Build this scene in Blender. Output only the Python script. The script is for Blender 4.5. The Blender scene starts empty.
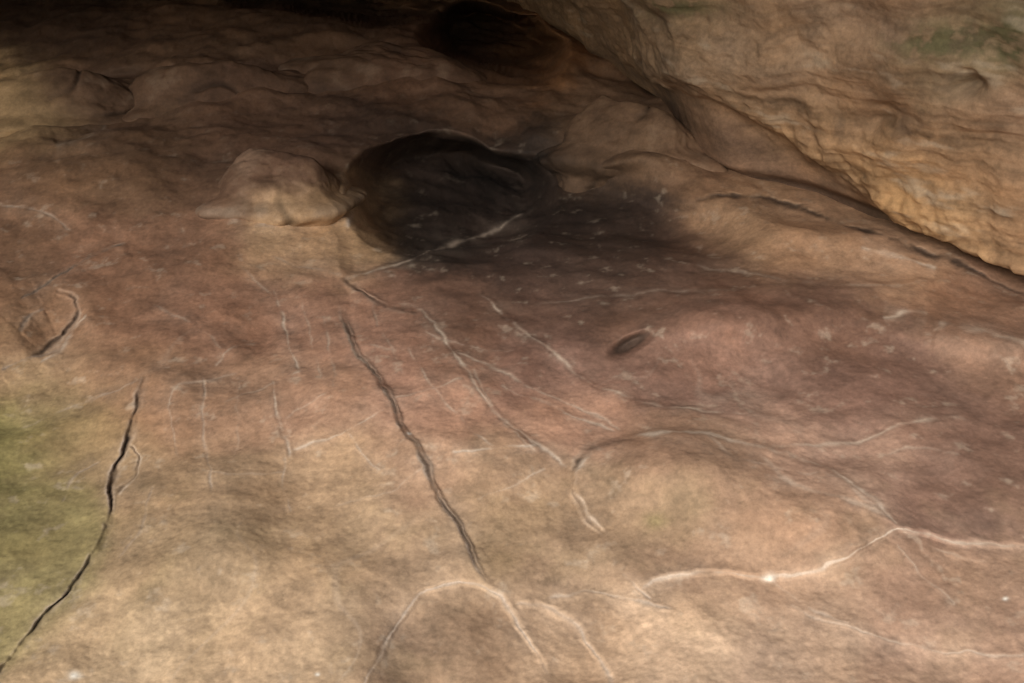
import bpy, math, numpy as np
from mathutils import Vector
scene=bpy.context.scene
F=983.0; CAMZ=1.6; PITCH=math.radians(20); S=0.21; Y0=1.0
cp,sp=math.cos(PITCH),math.sin(PITCH)
# ---------- helpers ----------
rng=np.random.RandomState(7)
PERM=rng.permutation(256); PERM=np.concatenate([PERM,PERM,PERM])
G=rng.normal(size=(256,3)); G/=np.linalg.norm(G,axis=1)[:,None]; G=G.astype(np.float32)
def perlin(x,y,z):
    xi=np.floor(x).astype(np.int32);yi=np.floor(y).astype(np.int32);zi=np.floor(z).astype(np.int32)
    xf=(x-xi).astype(np.float32);yf=(y-yi).astype(np.float32);zf=(z-zi).astype(np.float32)
    u=xf*xf*xf*(xf*(xf*6-15)+10);v=yf*yf*yf*(yf*(yf*6-15)+10);w=zf*zf*zf*(zf*(zf*6-15)+10)
    def g(a,b,c):
        h=PERM[PERM[PERM[(xi+a)&255]+((yi+b)&255)]+((zi+c)&255)]
        q=G[h]
        return q[...,0]*(xf-a)+q[...,1]*(yf-b)+q[...,2]*(zf-c)
    l=lambda a,b,t:a+(b-a)*t
    return 1.6*l(l(l(g(0,0,0),g(1,0,0),u),l(g(0,1,0),g(1,1,0),u),v),l(l(g(0,0,1),g(1,0,1),u),l(g(0,1,1),g(1,1,1),u),v),w)
def fbm(P,s,o=3,off=0.0,gain=.5):
    x,y,z=P
    r=0;a=1;t=0
    for i in range(o):
        r=r+a*perlin(x*s+off+i*17.3,y*s+off*1.7+i*5.1,z*s+off*.6+i*9.7);t+=a;a*=gain;s*=2.03
    return r/t*1.3
def sm(a,b,x):
    t=np.clip((x-a)/(b-a),0,1);return t*t*(3-2*t)
def s2l(c):
    c=np.array(c)/255.0
    return np.where(c<=.04045,c/12.92,((c+.055)/1.055)**2.4)
def desat(c,k):
    g=(c@np.array([.3,.6,.1]))[...,None];return g+(c-g)*k
def ray(px,py):
    a=(px-512)/F;b=(341.5-py)/F
    dx=a;dy=cp+b*sp;dz=-sp+b*cp
    return dx/dy,dz/dy
def project(x,y,z):
    zz=z-CAMZ
    d=y*cp-zz*sp; up=y*sp+zz*cp
    d=np.maximum(d,.05)
    return 512+F*x/d, 341.5-F*up/d
def floor_pt(px,py,h):
    kx,kz=ray(px,py)
    num=(CAMZ+S*Y0-h); inv=(S-kz)/num
    m=1/10.5;k=.012
    inv=.5*(inv+m+np.sqrt((inv-m)**2+k*k))
    y=1/inv
    return kx*y,y,CAMZ+kz*y
def blend(px,py,pts,sig):
    num=np.zeros(px.shape+(3,),np.float32);den=np.full(px.shape,1e-9,np.float32)
    for (x,y,c) in pts:
        w=np.exp(-(((px-x)**2+((py-y)*1.25)**2)/(2*sig*sig))).astype(np.float32)+1e-7/(1+((px-x)**2+(py-y)**2)/1e4).astype(np.float32)
        num+=w[...,None]*s2l(c).astype(np.float32);den+=w
    return num/den[...,None]
def polydist(px,py,pts,R):
    P=np.array(pts,float)
    for _ in range(2):
        q=[P[0]]
        for a,b in zip(P[:-1],P[1:]): q+= [a*.75+b*.25,a*.25+b*.75]
        q.append(P[-1]);P=np.array(q)
    x0,x1=P[:,0].min()-R,P[:,0].max()+R;y0,y1=P[:,1].min()-R,P[:,1].max()+R
    idx=np.nonzero((px>x0)&(px<x1)&(py>y0)&(py<y1))
    X=px[idx];Y=py[idx];D=np.full(X.shape,1e9);Sg=np.zeros(X.shape);T=np.zeros(X.shape);n=len(P)-1
    for i in range(n):
        a=P[i];b=P[i+1];e=b-a;L=e@e+1e-9
        t=np.clip(((X-a[0])*e[0]+(Y-a[1])*e[1])/L,0,1)
        dx=X-a[0]-t*e[0];dy=Y-a[1]-t*e[1];d=np.hypot(dx,dy)
        m=d<D
        D[m]=d[m];Sg[m]=np.sign(e[0]*dy-e[1]*dx)[m];T[m]=((i+t)/n)[m]
    return idx,D,Sg,T
def grid_mesh(name,X,Y,Z,col,mat,flip=False):
    nv,nu=X.shape
    co=np.stack([X,Y,Z],-1).reshape(-1,3).astype(np.float32)
    I=np.arange(nv*nu).reshape(nv,nu)
    q=np.stack([I[:-1,:-1],I[:-1,1:],I[1:,1:],I[1:,:-1]],-1).reshape(-1,4)
    if flip:q=q[:,::-1]
    me=bpy.data.meshes.new(name)
    me.vertices.add(len(co));me.vertices.foreach_set('co',co.ravel())
    me.loops.add(q.size);me.loops.foreach_set('vertex_index',q.ravel().astype(np.int32))
    me.polygons.add(len(q));me.polygons.foreach_set('loop_start',np.arange(0,q.size,4,dtype=np.int32))
    me.polygons.foreach_set('loop_total',np.full(len(q),4,np.int32))
    me.polygons.foreach_set('use_smooth',np.ones(len(q),bool))
    me.update(calc_edges=True)
    at=me.color_attributes.new('mineral_and_shade','FLOAT_COLOR','POINT')  # rock colour, including shade painted in the hollow and pocket
    c=np.ones((len(co),4),np.float32);c[:,:3]=np.clip(col.reshape(-1,3),.004,.75)
    at.data.foreach_set('color',c.ravel())
    me.materials.append(mat)
    ob=bpy.data.objects.new(name,me);scene.collection.objects.link(ob);return ob
def rockmat(name,rough=.75,bump=.35):
    m=bpy.data.materials.new(name);m.use_nodes=True;nt=m.node_tree;N=nt.nodes;L=nt.links
    b=N['Principled BSDF'];b.inputs['Roughness'].default_value=rough
    b.inputs['Specular IOR Level'].default_value=.3
    a=N.new('ShaderNodeAttribute');a.attribute_name='mineral_and_shade'
    tc=N.new('ShaderNodeTexCoord')
    n1=N.new('ShaderNodeTexNoise');n1.inputs['Scale'].default_value=70;n1.inputs['Detail'].default_value=7;n1.inputs['Roughness'].default_value=.75
    L.new(tc.outputs['Object'],n1.inputs['Vector'])
    r=N.new('ShaderNodeMapRange');r.inputs[1].default_value=.3;r.inputs[2].default_value=.7;r.inputs[3].default_value=.78;r.inputs[4].default_value=1.22
    L.new(n1.outputs['Fac'],r.inputs[0])
    vm=N.new('ShaderNodeVectorMath');vm.operation='SCALE';L.new(a.outputs['Color'],vm.inputs[0]);L.new(r.outputs[0],vm.inputs['Scale'])
    L.new(vm.outputs[0],b.inputs['Base Color'])
    bp=N.new('ShaderNodeBump');bp.inputs['Strength'].default_value=bump;bp.inputs['Distance'].default_value=.008
    L.new(n1.outputs['Fac'],bp.inputs['Height']);L.new(bp.outputs[0],b.inputs['Normal'])
    return m

# ---------- cave floor ----------
def axis(lo,d0,d1,hi,step):
    a=np.arange(d0,d1,step)
    l=d0-np.cumsum(step*1.12**np.arange(1,60));l=l[l>lo][::-1]
    h=a[-1]+np.cumsum(step*1.12**np.arange(1,60));h=h[h<hi]
    return np.concatenate([l,a,h])
ux=axis(-1900,-30,1054,2900,1.2);vy=axis(-520,-12,695,1700,1.0)
PX,PY=np.meshgrid(ux,vy)
X0,Yb,Z0=floor_pt(PX,PY,0.0)
PB=(X0,Yb,Z0)
wn1=fbm(PB,3.0,4,3.1);wn2=fbm(PB,3.0,4,41.7)
wf1=fbm(PB,16.0,3,13.1);wf2=fbm(PB,16.0,3,71.7)
ws1=fbm(PB,2.0,2,3.1,.4);ws2=fbm(PB,2.0,2,41.7,.4)
sc=np.clip(3.0/Yb,.4,1.6)
WX=PX+7*wn1*sc+2.6*wf1*sc;WY=PY+5*wn2*sc+2.2*wf2*sc
def rad(x,y,rx,ry,ang,p,wx):
    a=math.radians(ang);dx=(PX+wx*18*ws1)-x;dy=(PY+wx*9*ws2)-y
    u=(dx*math.cos(a)+dy*math.sin(a))/rx;v=(-dx*math.sin(a)+dy*math.cos(a))/ry
    return (np.abs(u)**p+np.abs(v)**p)**(1/p)
def blob(x,y,rx,ry,h,edge=.35,ang=0,p=2.0,wx=1.0):
    return h*(1-sm(1-edge,1+edge,rad(x,y,rx,ry,ang,p,wx)))
def soft(x,y,rx,ry,h,ang=0,wx=1.0):
    r=rad(x,y,rx,ry,ang,2,wx);return h*np.exp(-.9*r**2)
H=np.zeros_like(PX)
H+=blob(330,85,240,80,.12,.5,-4)
H+=soft(80,170,100,45,.13,8)
H+=soft(262,190,120,42,.09,0)
H+=soft(640,140,110,50,.14,22)
H+=blob(448,196,88,52,-.22,.22,4,2.3,.6)        # dark hollow
H+=blob(590,204,130,38,-.13,.6,10)
H+=blob(490,40,60,28,-.4,.4,16)             # recess
H+=blob(330,0,90,16,-.35,.4,4)
H+=soft(800,228,110,24,.06,12)
H+=soft(725,318,95,26,.09,-6)
H+=blob(630,347,20,7,-.03,.6,-28,2,.2)
H+=soft(665,466,60,26,.06,6,.4)
H+=soft(780,500,150,50,.065,10)
H+=soft(960,335,100,24,.06,8)
H+=blob(440,385,120,70,.04,.8,30)
H+=blob(52,322,28,28,-.03,.6,-20)
H+=blob(35,440,70,80,-.03,.6,0)
H+=blob(570,640,60,60,-.03,.7)
H+=blob(450,655,62,66,-.03,.5,0,2,.5)
H+=soft(200,540,90,70,.05,0)
H+=soft(320,400,80,40,.04,0)
H+=blob(20,10,700,60,.25,.9)
pale=np.zeros_like(PX);dirt_and_shade=np.zeros_like(PX)
C=[
([(340,305),(352,340),(380,378),(398,405),(410,440),(430,480),(450,510),(468,545),(484,577)],1.8,.0035,.001,.75,.50,.010),
([(360,695),(385,645),(405,610),(430,588),(460,579),(485,580),(505,595),(518,625),(535,655),(552,675)],2.0,.001,.001,.75,.15,-.006),
([(512,597),(545,600),(575,615),(600,645),(622,693)],2.0,.001,.001,.6,.1,-.005),
([(548,592),(590,590),(640,600),(675,608)],1.9,.0,.001,.5,.1,0),
([(640,592),(660,578),(700,570),(770,577),(830,565),(870,548),(900,525),(960,538),(1040,550)],2.2,.0,.001,.75,.0,-.007),
([(900,525),(860,490),(820,465),(760,450),(700,437),(640,437),(612,441)],2.8,0,.001,.75,0,-.004),
([(640,437),(600,445),(575,465),(570,485),(585,510),(607,530)],2.2,.005,.001,.65,.65,-.010),
([(410,300),(440,325),(455,355),(480,395),(510,425),(545,450),(570,475)],1.8,.001,.001,.7,.08,.003),
([(470,368),(485,395),(512,432),(540,455)],1.5,.0,.001,.5,.0,0),
([(500,385),(540,400),(565,415)],1.5,.0,.001,.5,.0,0),
([(480,290),(510,318),(540,345),(570,370),(600,390),(640,405),(700,413),(770,416)],1.8,.0,.001,.6,.0,.003),
([(143,380),(137,410),(125,440),(105,475),(108,505),(100,535),(75,575),(45,610),(20,645),(-10,685),(-40,730)],2.8,.010,.001,.55,.8,.006),
([(128,440),(138,455),(128,475),(112,490)],2.2,.004,.001,.4,.5,-.002),
([(272,290),(285,330),(296,372)],1.7,.001,.001,.65,.08,.002),
([(272,378),(280,415),(288,458)],1.7,.001,.001,.65,.08,.002),
([(262,250),(300,262),(345,272)],1.6,.0,.001,.3,.1,0),
([(205,375),(205,430),(212,492)],1.8,.001,.001,.45,.15,0),
([(288,449),(330,443),(355,432),(388,412)],1.6,.0,.001,.6,.0,0),
([(348,436),(365,460),(380,478)],1.5,.0,.001,.5,.1,0),
([(452,459),(500,452),(545,447)],1.5,.0,.001,.85,.0,0),
([(470,430),(490,445),(512,463)],1.4,.0,.001,.6,.0,0),
([(215,365),(228,348),(252,340)],1.5,.0,.001,.45,.1,0),
([(175,395),(180,385),(215,380),(240,372)],1.5,.0,.001,.4,.1,0),
([(322,315),(330,350),(334,390)],1.4,.0,.001,.45,.1,0),
([(380,330),(395,350),(400,372)],1.4,.0,.001,.45,.1,0),
([(343,274),(375,268),(405,258),(450,243),(500,228),(535,208)],1.6,.0,.003,.65,.0,.02),
([(343,272),(360,288),(380,298),(400,303),(418,312)],2.2,.006,.001,.3,.7,.006),
([(372,300),(376,325)],1.8,.002,.001,.35,.3,0),
([(22,302),(45,285),(75,265),(100,250),(125,240)],1.8,.003,.002,.4,.6,.006),
([(30,352),(52,340),(76,318),(76,300),(56,292)],2.4,.006,.002,.3,.85,.004),
([(40,358),(58,348),(72,330),(84,314)],2.0,.001,.002,.55,.1,.003),
([(0,362),(30,352),(60,345)],2.0,.002,.002,.5,.4,.003),
([(20,330),(28,318),(45,310)],2.0,.002,.002,.4,.4,.003),
([(0,205),(40,212),(70,230)],1.8,.001,.001,.4,.2,0),
([(780,600),(830,620),(900,640),(960,648),(1040,656)],1.5,.0,.001,.5,.0,0),
([(626,574),(636,588),(652,599)],1.6,.001,.001,.7,.1,0),
([(898,545),(930,580),(952,608)],1.6,.0,.001,.45,.0,0),
([(900,528),(940,548),(985,560)],1.6,.0,.001,.4,.0,0),
([(895,522),(860,500),(842,478),(822,470)],3.0,0,.001,.45,.0,0),
([(225,222),(270,223),(320,218),(352,206)],4.0,-.002,.001,.7,.0,0),
([(345,192),(352,210),(348,225)],4,-.002,.001,.6,.0,0),
([(55,150),(85,142),(105,120)],1.8,.001,.002,.4,.15,.006),
([(535,305),(600,300),(660,296),(730,292)],1.8,.0,.001,.2,.0,.005),
([(690,268),(740,272),(790,285),(860,290),(930,285)],2.2,.0,.001,.25,.1,.008),
([(860,250),(890,258),(915,264),(935,270)],2.6,.0,.002,.8,.0,0),
([(885,318),(905,313),(930,312)],2.6,.0,.002,.8,.0,0),
([(940,322),(980,332),(1030,345)],3.0,.0,.002,.5,.1,.006),
([(885,455),(920,450),(960,462)],1.6,.0,.001,.35,.1,0),
([(60,500),(70,470),(98,455)],1.5,.001,.001,.3,.2,0),
([(240,262),(258,285),(272,296)],1.5,0,.001,.35,.0,0),
([(408,345),(428,385),(455,412),(475,432)],1.5,.0,.001,.45,.0,0),
([(452,350),(500,372),(545,395),(600,418),(622,432)],1.5,.0,.001,.5,.0,0),
([(283,455),(280,485),(290,510)],1.5,.0,.001,.4,.1,0),
([(225,405),(262,388),(300,372)],1.4,0,.001,.4,.0,0),
([(150,305),(190,322),(222,350)],1.5,.0,.001,.3,.1,0),
([(548,470),(520,488),(480,500)],1.5,0,.001,.4,.0,0),
([(770,577),(800,602),(845,622)],1.6,0,.001,.45,.0,0),
([(20,425),(70,402),(138,384)],1.8,0,.001,.3,.1,0),
([(150,480),(142,530),(112,560)],1.5,.001,.001,.25,.2,0),
([(765,452),(830,442),(900,430),(965,422)],2.4,0,.001,.45,0,.003),
([(700,437),(730,460),(790,472),(850,482)],1.8,0,.001,.35,.0,0),
([(760,455),(800,490),(880,512),(900,524)],3,0,.001,.4,0,0),
([(330,395),(300,410),(284,425)],1.4,0,.001,.4,.0,0),
([(430,470),(395,500),(330,505)],1.4,0,.001,.25,.0,0),
([(175,390),(168,420),(180,455)],1.4,0,.001,.35,.0,0),
([(240,380),(244,420),(232,460)],1.4,0,.001,.3,.0,0),
([(180,455),(205,470),(245,478),(284,470)],1.4,0,.001,.3,.0,0),
([(300,300),(312,340),(318,380)],1.3,0,.001,.35,.0,0),
([(425,330),(470,348),(515,352)],1.3,0,.001,.35,.0,0),
([(395,398),(430,392),(462,378)],1.3,0,.001,.35,.0,0),
([(560,415),(590,422),(615,432)],1.5,0,.001,.5,.0,0),
([(355,345),(372,342),(398,350)],1.3,0,.001,.35,.0,0),
([(697,200),(720,193),(770,198),(800,208),(850,228),(940,262),(1040,290)],3.0,.010,.0,.0,.9,.0),
]
wv=fbm(PB,7.0,3,91.0)
brk=fbm(PB,10.0,3,55.0)
for pts,w,dep,rim,pl,dr,st in C:
    idx,D,Sg,T=polydist(WX,WY,pts,90)
    ww=w*(.74+.8*np.clip(wv[idx],-1,1))
    e0=sm(0,.15,T)*(1-sm(.85,1,T));ends=e0*.9+.1
    k=ends*np.clip(.8+1.7*brk[idx],.08,1.25)
    kd=ends*np.clip(.85+1.5*brk[idx],.2,1.3)
    g=np.exp(-(D/ww)**2);r=np.exp(-((D-1.5*ww)/(1.2*ww))**2)
    H[idx]+=-dep*kd*g+rim*k*r+(st*e0*Sg*np.exp(-D/28)*sm(0,5,D))
    rp=np.exp(-((D-(1.6*ww if dep>.003 else 0))/(.9*ww))**2)
    rp=rp*np.where(Sg*(1 if st>=0 else -1)>0,1,.35) if dep>.003 else rp
    pale[idx]=np.maximum(pale[idx],pl*k*(rp+.22*np.exp(-D/10)))
    dirt_and_shade[idx]=np.maximum(dirt_and_shade[idx],dr*kd*g)
dirt_and_shade=np.maximum(dirt_and_shade,.95*(1-sm(.5,1.15,rad(630,346,24,7,-28,2,.2))))  # shadow in the small pocket, painted as dark colour
warp=fbm(PB,2.2,2,8.0)
rid=1-np.abs(perlin(X0*1.7+warp*.8+5,Yb*1.2+warp*.5,Z0*1.0+3.3))*26
rid=np.clip(rid,0,1)*sm(.0,.4,fbm(PB,1.1,2,33.0))
nearm=1-sm(3.0,3.4,Yb)
pale=np.maximum(pale,.2*rid*nearm)
X,Y,Z=floor_pt(PX,PY,H)
P=(X,Y,Z)
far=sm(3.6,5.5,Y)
n=.036*fbm(P,1.5,2,1.0)*(1+.4*far)+.015*fbm(P,4.5,2,2.0)*(1+.8*far)+.0032*fbm(P,15,3,6.0)*(1+1.0*far)
n+=.0009*fbm(P,60,2,9.0)
n*=sm(.2,.8,Y)
X2=X;Y2=Y-.35*n;Z2=Z+.94*n
K=[
(60,20,(70,51,38)),(200,15,(92,68,50)),(330,30,(80,58,42)),(430,70,(86,61,45)),(500,40,(58,42,30)),(530,45,(110,74,44)),
(20,110,(140,114,80)),(90,90,(84,62,46)),(60,170,(106,79,57)),(150,170,(94,70,51)),(260,110,(84,61,46)),(262,160,(92,67,51)),(290,224,(184,150,112)),(345,210,(160,128,92)),(215,175,(90,66,50)),(320,165,(86,62,48)),
(360,150,(62,45,35)),(430,150,(46,34,27)),(480,100,(86,63,47)),(420,195,(32,24,20)),(480,190,(32,24,20)),(430,225,(36,27,22)),(530,160,(34,26,21)),(560,195,(38,28,23)),(600,195,(40,30,24)),(650,215,(48,36,30)),(520,250,(56,41,34)),(600,250,(56,42,34)),(600,280,(74,55,45)),  # dark entries put the hollow's shade into the rock colour
(625,110,(104,79,59)),(600,150,(92,70,52)),(650,150,(98,75,55)),(700,170,(108,81,60)),
(740,225,(142,111,83)),(820,235,(142,110,83)),(700,260,(90,66,53)),(900,265,(148,116,90)),(980,300,(120,90,70)),
(20,230,(110,81,60)),(100,250,(119,86,65)),(200,240,(123,90,69)),(300,250,(143,111,86)),(40,320,(121,90,66)),(130,320,(121,88,67)),(220,320,(127,92,71)),(320,320,(134,99,79)),
(400,340,(134,99,80)),(460,320,(104,76,61)),(560,320,(86,63,52)),(640,310,(100,74,60)),(720,320,(115,84,68)),(820,320,(102,75,61)),(900,350,(98,73,61)),(990,350,(118,91,74)),
(100,370,(124,94,70)),(30,370,(144,117,86)),(10,430,(114,104,60)),(60,420,(118,101,66)),(40,520,(116,103,65)),(20,600,(124,112,74)),(90,440,(122,99,70)),(170,400,(130,99,75)),
(240,400,(134,103,80)),(320,400,(142,109,87)),(440,400,(149,113,92)),(540,370,(115,84,70)),(560,420,(150,114,93)),(660,370,(113,84,70)),(760,380,(126,96,81)),(860,390,(112,84,71)),(960,420,(108,82,69)),
(150,480,(134,108,80)),(240,480,(136,110,83)),(330,480,(148,121,93)),(420,470,(140,111,88)),(520,470,(136,109,84)),(520,520,(129,107,82)),(660,460,(136,105,83)),(680,500,(126,104,80)),(740,480,(129,102,81)),(620,510,(128,104,80)),
(800,440,(150,119,100)),(860,470,(144,114,96)),(820,520,(138,109,87)),(940,480,(114,87,73)),(1000,500,(110,84,70)),
(160,560,(134,111,83)),(240,560,(139,116,89)),(300,600,(144,120,94)),(90,640,(156,131,101)),(180,650,(161,136,106)),(330,540,(147,122,94)),(420,560,(147,121,95)),(450,640,(131,106,83)),(560,560,(140,115,91)),(570,640,(154,127,101)),(680,640,(168,141,115)),(700,550,(128,103,82)),(740,560,(136,110,89)),(820,590,(146,119,97)),(900,590,(137,108,88)),(1000,580,(138,110,89)),(800,660,(163,135,111)),(920,665,(155,125,103)),(1010,650,(148,118,97)),(260,670,(163,137,108)),
]
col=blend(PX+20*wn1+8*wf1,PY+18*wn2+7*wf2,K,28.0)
mot=fbm(P,2.6,5,21.0,.62);mot2=fbm(P,9,4,23.0,.65);mot3=fbm(P,30,4,24.0,.7)
col=col*1.28*(1+.22*mot+.32*mot2+.30*mot3)[...,None]
hue=fbm(P,3.0,4,31.0)
col=col*(1+hue[...,None]*np.array([.05,0,-.07]))
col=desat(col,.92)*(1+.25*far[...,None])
alg=.08*sm(.0,.6,fbm(P,5.5,4,61.0,.6))*sm(420,500,PY)+sm(-.35,.35,fbm(P,5,4,63.0,.6))*np.exp(-((PX+5)**2/3000+(PY-470)**2/9000))*.42
alg+=.38*np.exp(-((WX-655)**2/160+(WY-518)**2/60))
alg=np.clip(alg,0,.7)[...,None]
col=col*(1-alg)+alg*np.array([.18,.165,.06])*(1+.7*mot2[...,None])
dm=sm(.15,.6,fbm(P,3.6,5,87.0,.65))[...,None]*.24;col=col*(1-dm)+dm*np.array([.09,.06,.047])
fl=sm(.25,.62,fbm(P,12,4,83.0,.65))[...,None]*.34*(1-far[...,None]*.8)
col=col*(1-fl)+fl*np.array([.48,.39,.30])
pc=np.clip(pale,0,.9)[...,None];tint=np.array([.60,.48,.38])*(.85-.35*far[...,None])
col=col*(1-pc)+pc*tint
dc=np.clip(dirt_and_shade,0,.85)[...,None];col=col*(1-dc)+dc*np.array([.045,.030,.022])
for (sx,sy,r) in [(768,576,5),(1008,600,3),(412,438,1.8),(75,681,6),(318,672,2)]:
    q=np.clip(.9*np.exp(-((WX-sx)**2+(WY-sy)**2*2)/(r*r)),0,1)[...,None]
    col=col*(1-q)+q*np.array([.72,.68,.6])
mfloor=rockmat('sandstone_floor',.78,.28)
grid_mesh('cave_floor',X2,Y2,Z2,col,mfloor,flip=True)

# ---------- boulders half sunk in the rear floor ----------
mb=rockmat('sandstone_boulder',.8,.25)
def boulder(bx_,by_,wpx,hpx,dep,seed,rot=0,p=2.6,rough=.2,edge_pale=0,bright=1.0,zoff=0.0):
    x,y,z=[float(v) for v in floor_pt(np.array(float(bx_)),np.array(float(by_)),0.06)]
    m=y/F*1.04
    rx=wpx*m*.5;ry=rx*dep;rz=hpx*m*.80
    U,V=np.meshgrid(np.linspace(math.pi/2,math.pi*2.5,320),np.linspace(-math.pi/2,math.pi/2,170))
    dx=np.cos(V)*np.cos(U);dy=np.cos(V)*np.sin(U);dz=np.sin(V)
    rr=(np.abs(dx)**p+np.abs(dy)**p+np.abs(dz)**p)**(-1/p)
    Q=(dx,dy,dz)
    lo=fbm(Q,1.1,2,seed,.5);mi=fbm(Q,2.8,3,seed+7,.5)
    rd=np.random.RandomState(int(seed));rr=rr*(1+rough*lo*1.3+.09*mi)
    for _ in range(7):
        nx=rd.normal(size=3);nx[2]=abs(nx[2])*.8;nx/=np.linalg.norm(nx);c=rd.uniform(.82,1.04)
        dt=dx*nx[0]+dy*nx[1]+dz*nx[2];lim=np.where(dt>.2,c/np.maximum(dt,.2),9)
        rr=-np.log(np.exp(-11*rr)+np.exp(-11*lim))/11
    rr=rr*(1+.26*np.exp(-((dz-.02)/.16)**2))
    lx=dx*rr*rx;ly=dy*rr*ry;lz=dz*rr*rz
    Q2=(lx+seed,ly,lz)
    f=.014*fbm(Q2,4.5,3,seed)+.006*fbm(Q2,14,3,seed)
    ck=1-np.abs(fbm(Q2,2.0,2,seed+3))*14;ck=np.clip(ck,0,1)*sm(-.05,.3,fbm(Q2,1.7,2,seed+5))
    f=f-.014*ck
    lx=lx+dx*f;ly=ly+dy*f;lz=lz+dz*f
    a=math.radians(rot);gx=lx*math.cos(a)-ly*math.sin(a)+x;gy=lx*math.sin(a)+ly*math.cos(a)+y+ry*.9;gz=lz+z+zoff
    qx,qy=project(gx,gy,gz)
    c=blend(qx+20*lo,np.minimum(qy,by_-12)+14*mi,K,26.0)*1.40*bright
    PP=(gx,gy,gz);m1=fbm(PP,2.4,5,seed+11,.62);m2=fbm(PP,9,4,seed+13,.65);m3=fbm((gx,gy,gz*3),4,4,seed+17,.6)
    c=desat(c*(1+.45*m1+.4*m2+.3*m3)[...,None],.92)
    pk=np.clip(sm(.1,.55,m1+.6*m2)*.22+edge_pale*np.exp(-((gz-z-rz*.06)/(rz*.12))**2)*sm(-.4,.3,m2),0,.8)[...,None]
    c=c*(1-pk)+pk*np.array([.30,.23,.17])*bright
    c=c*(1-.6*ck[...,None])
    grid_mesh('boulder',gx,gy,gz,c,mb)
boulder(268,212,158,66,.66,11,5,2.8,edge_pale=.5,bright=.85)
boulder(400,108,240,66,.34,23,-4,2.6,bright=.85)
boulder(636,160,160,76,.5,137,-26,2.4,bright=.85,zoff=-.04)
boulder(200,122,230,60,.5,41,4,2.6,bright=.95)
boulder(50,130,230,62,.45,53,6,2.6,bright=.95)
boulder(90,52,300,44,.3,89,-3,2.6)

# ---------- overhanging rock wall ----------
bp=np.array([(150,-330),(300,-190),(400,-90),(470,-16),(520,28),(560,60),(610,88),(655,122),(690,172),(720,194),(760,198),(800,206),(850,226),(940,260),(1024,286),(1200,342),(1500,470),(2200,760)],float)
bx,by,bz=floor_pt(bp[:,0],bp[:,1],np.zeros(len(bp)))
B=np.stack([bx,by,bz],-1)
L=np.concatenate([[0],np.cumsum(np.linalg.norm(np.diff(B,axis=0),axis=1))])
sN=np.concatenate([np.linspace(0,L[3],60)[:-1],np.linspace(L[3],L[14],900)[:-1],np.linspace(L[14],L[-1],140)])
Bs=np.stack([np.interp(sN,L,B[:,k]) for k in range(3)],-1)
def smooth(a,w):
    u=np.linspace(0,L[-1],1500);r=np.interp(u,sN,a);kk=np.exp(-np.linspace(-3,3,2*w+1)**2/2);kk/=kk.sum()
    r=np.convolve(np.pad(r,w,mode='reflect',reflect_type='odd'),kk,'valid');return np.interp(sN,u,r)
Bs=np.stack([smooth(Bs[:,k],22) for k in range(3)],-1)
tN=np.concatenate([np.linspace(-.5,0,12)[:-1],np.linspace(0,1.7,560)[:-1],np.linspace(1.7,4.0,50)])
SS,TT=np.meshgrid(sN,tN)
perp=np.array([-.88,-.47,0.0])
lean=.50
RX=Bs[:,0][None]+perp[0]*lean*np.maximum(TT,-.2)
RY=Bs[:,1][None]+perp[1]*lean*np.maximum(TT,-.2)
RZ=Bs[:,2][None]+TT
nrm=np.array([-.80,-.42,-.43])
PR=(RX,RY,RZ)
px,py=project(RX,RY,RZ)
w1=fbm(PR,1.8,3,5.0);w2=fbm(PR,7,3,15.0)
SH=[(380,-90),(470,-20),(520,15),(560,42),(620,78),(665,92),(700,104),(760,138),(820,180),(880,222),(950,258),(1030,292),(1300,390)]
idx,D,Sg,T=polydist(px+8*w1+3*w2,py+8*w2,SH,2500)
sd=np.full(px.shape,-400.0);sd[idx]=-Sg*D
shoulder=sm(-10,22,sd)
band=shoulder*np.exp(-np.maximum(sd-10,0)/34)
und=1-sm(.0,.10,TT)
d=.075*w1*shoulder+.008*w2*(.3+shoulder)+.0022*fbm(PR,28,3,25.0)*(.3+shoulder)
al=SS*.9+TT*.15;ac=TT-.05*SS
st1=fbm((al*.8+.3*w1,ac*7+.5*w1,0*al),1.1,4,35.0,.5)
d+=.018*st1*shoulder
lump=np.abs(fbm(PR,6.5,3,45.0,.55))
right=sm(620,840,px)
d+=band*(.25+.75*right)*(.022*(1-2.2*lump)+.02)
vr=fbm((al*7,ac*2.2,0*al),1.4,3,47.0);d+=.014*band*vr*right
d+=.065*(shoulder-1)
d-=.06*und
for (qx,qy,r1,r2,dd) in [(890,120,30,16,.04),(860,95,60,25,.02),(970,85,14,9,.06),(700,110,60,20,.02),(760,60,90,25,-.04),(940,180,40,20,.03),(600,40,50,16,.02),(660,15,60,14,.03)]:
    d-=dd*np.exp(-((px-qx+20*w1)/r1)**2-((py-qy+15*w2)/r2)**2)
RX2=RX+nrm[0]*d;RY2=RY+nrm[1]*d;RZ2=RZ+nrm[2]*d
KR=[(500,0,(130,102,76)),(560,20,(140,112,82)),(620,40,(146,117,87)),(560,55,(112,86,64)),(640,80,(134,106,78)),(700,20,(148,120,92)),(680,8,(116,98,72)),(720,70,(154,125,96)),(660,130,(104,78,58)),(700,160,(106,80,62)),(770,175,(114,86,66)),(830,205,(114,85,63)),(720,125,(134,103,76)),(800,140,(144,112,79)),(790,40,(153,124,96)),(800,90,(156,125,95)),(860,150,(150,115,76)),(880,60,(146,117,90)),(880,115,(128,98,72)),(900,200,(154,119,76)),(950,45,(128,112,80)),(1000,30,(132,112,84)),(960,110,(144,114,84)),(970,160,(150,116,82)),(960,220,(156,121,80)),(1010,200,(156,121,88)),(1010,260,(142,109,77)),(1020,120,(148,118,92)),(900,10,(146,117,92))]
cr=blend(px+25*w1,py+20*w2,KR,34.0)*1.16
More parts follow.
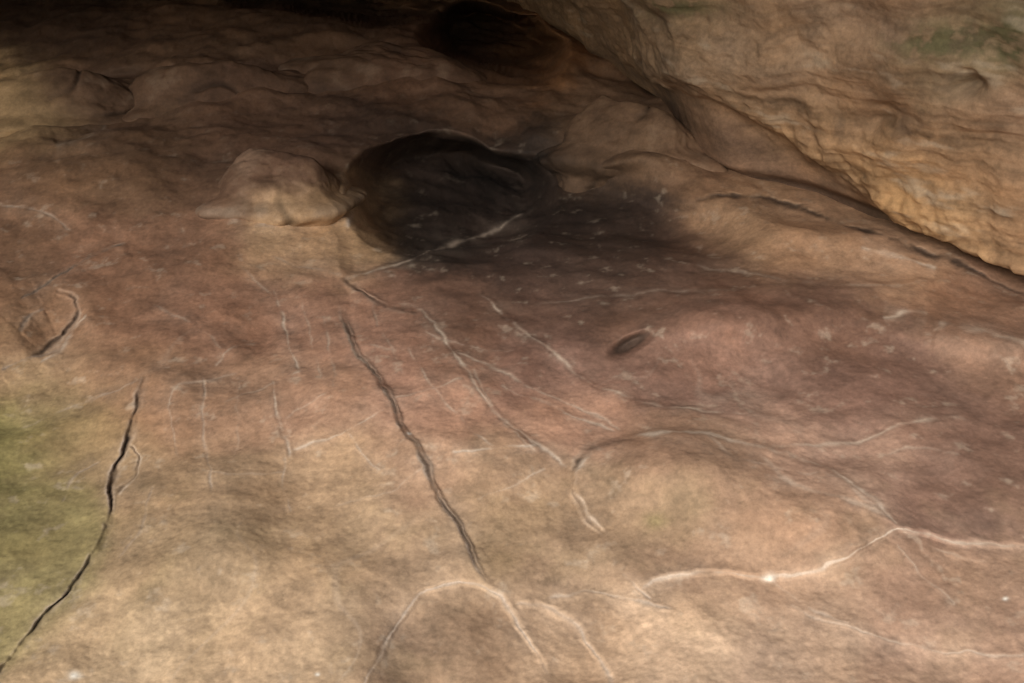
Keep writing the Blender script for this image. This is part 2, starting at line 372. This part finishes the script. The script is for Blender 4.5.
m1=fbm(PR,3.0,5,51.0,.62);m2=fbm(PR,13,4,53.0,.65);m3=fbm(PR,34,4,54.0,.7)
stc=fbm((al*1.5+.3*w1,ac*12+.8*w1,0*al),1.3,4,37.0,.6)
cr=cr*(1+.36*m1+.30*m2+.25*m3+.40*st1+.40*stc)[...,None]
cr=cr*(1+(.5*fbm(PR,4,3,57.0))[...,None]*np.array([.12,0,-.22]))
cr=desat(cr,.86)
o=np.clip(band*right*sm(-.3,.4,m1+.1),0,1)[...,None]*.36;cr=cr*(1-o)+o*np.array([.40,.255,.12])*(1+.4*m2[...,None])
ga=(1.2*np.exp(-((px-948)/50)**2-((py-42)/15)**2)+1.2*np.exp(-((px-1010)/24)**2-((py-40)/28)**2)+np.exp(-((px-675)/40)**2-((py-8)/10)**2))*sm(-.15,.15,m2+.2*m1)
ga=np.clip(ga,0,.9)[...,None];cr=cr*(1-ga)+ga*np.array([.095,.09,.045])*(1+.8*m2[...,None])
dk=sm(.2,.6,fbm(PR,5,5,59.0,.62))[...,None]*.5;cr=cr*(1-dk)+dk*np.array([.13,.088,.06])
fk=sm(.2,.6,fbm((al*2.5,ac*7,0*al),1.6,4,69.0,.6))[...,None]*.38*shoulder[...,None];cr=cr*(1-fk)+fk*np.array([.50,.42,.32])
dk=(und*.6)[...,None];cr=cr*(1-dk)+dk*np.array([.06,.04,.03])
mroof=rockmat('sandstone_overhang',.85,.25)
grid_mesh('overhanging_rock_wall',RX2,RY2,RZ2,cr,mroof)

# ---------- unseen ceiling & side wall, added to block light ----------
def sheet(name,fn,nu,nv,c,mat,amp):
    U,V=np.meshgrid(np.linspace(0,1,nu),np.linspace(0,1,nv));x,y,z=fn(U,V)
    Pq=(x,y,z);k=fbm(Pq,.7,4,3.0)*amp
    cc=np.array(c)*(1+.3*fbm(Pq,2,4,6.0))[...,None]
    return grid_mesh(name,x+.4*k,y+.3*k,z+k,cc,mat)
sheet('ceiling_light_blocker',lambda u,v:(-9+18*u,-.1+.15*np.sin(u*9)+13*v,3.0-.7*v+0*u),200,160,(.20,.15,.11),mroof,.2)  # out of view; front edge placed so sun and sky fade towards the back
sheet('side_light_blocker',lambda u,v:(-5.2+.9*v-1.2*np.sin(u*3.1),3.2+9*u,-.3+3.8*v),160,90,(.2,.15,.11),mroof,.3)  # added out of view to keep the left side dark

g=bpy.data.meshes.new('ground')
g.from_pydata([(-300,-300,-.3),(300,-300,-.3),(300,300,-.3),(-300,300,-.3)],[],[(0,1,2,3)])
gm=bpy.data.materials.new('leaf_litter_soil');gm.use_nodes=True
gb=gm.node_tree.nodes['Principled BSDF'];gb.inputs['Roughness'].default_value=.95
gn=gm.node_tree.nodes.new('ShaderNodeTexNoise');gn.inputs['Scale'].default_value=200
gr=gm.node_tree.nodes.new('ShaderNodeValToRGB');gr.color_ramp.elements[0].color=(.14,.11,.07,1);gr.color_ramp.elements[1].color=(.26,.22,.15,1)
gm.node_tree.links.new(gn.outputs['Fac'],gr.inputs[0]);gm.node_tree.links.new(gr.outputs[0],gb.inputs['Base Color'])
g.materials.append(gm);scene.collection.objects.link(bpy.data.objects.new('ground',g))

# ---------- light ----------
el=math.radians(28);toward=Vector((-.36,-.93,0)).normalized()
tosun=Vector((toward.x*math.cos(el),toward.y*math.cos(el),math.sin(el)))
sl=bpy.data.lights.new('sun','SUN');sl.energy=4.6;sl.angle=math.radians(32);sl.color=(1.0,.94,.85)
so=bpy.data.objects.new('sun',sl);so.rotation_euler=tosun.to_track_quat('Z','Y').to_euler();scene.collection.objects.link(so)
w=bpy.data.worlds.new('World');scene.world=w;w.use_nodes=True
sk=w.node_tree.nodes.new('ShaderNodeTexSky');sk.sky_type='NISHITA';sk.sun_disc=False;sk.sun_elevation=el
sk.sun_rotation=math.atan2(toward.x,toward.y)
bg=w.node_tree.nodes['Background'];bg.inputs['Strength'].default_value=.14
w.node_tree.links.new(sk.outputs[0],bg.inputs[0])
cam=bpy.data.cameras.new('cam');cam.sensor_width=36;cam.lens=36*F/1024;cam.clip_end=1000;cam.clip_start=.02
co=bpy.data.objects.new('cam',cam);co.location=(0,0,CAMZ);co.rotation_euler=(math.pi/2-PITCH,0,0);scene.collection.objects.link(co);scene.camera=co
scene.view_settings.view_transform='Standard';scene.view_settings.look='None';scene.view_settings.exposure=0
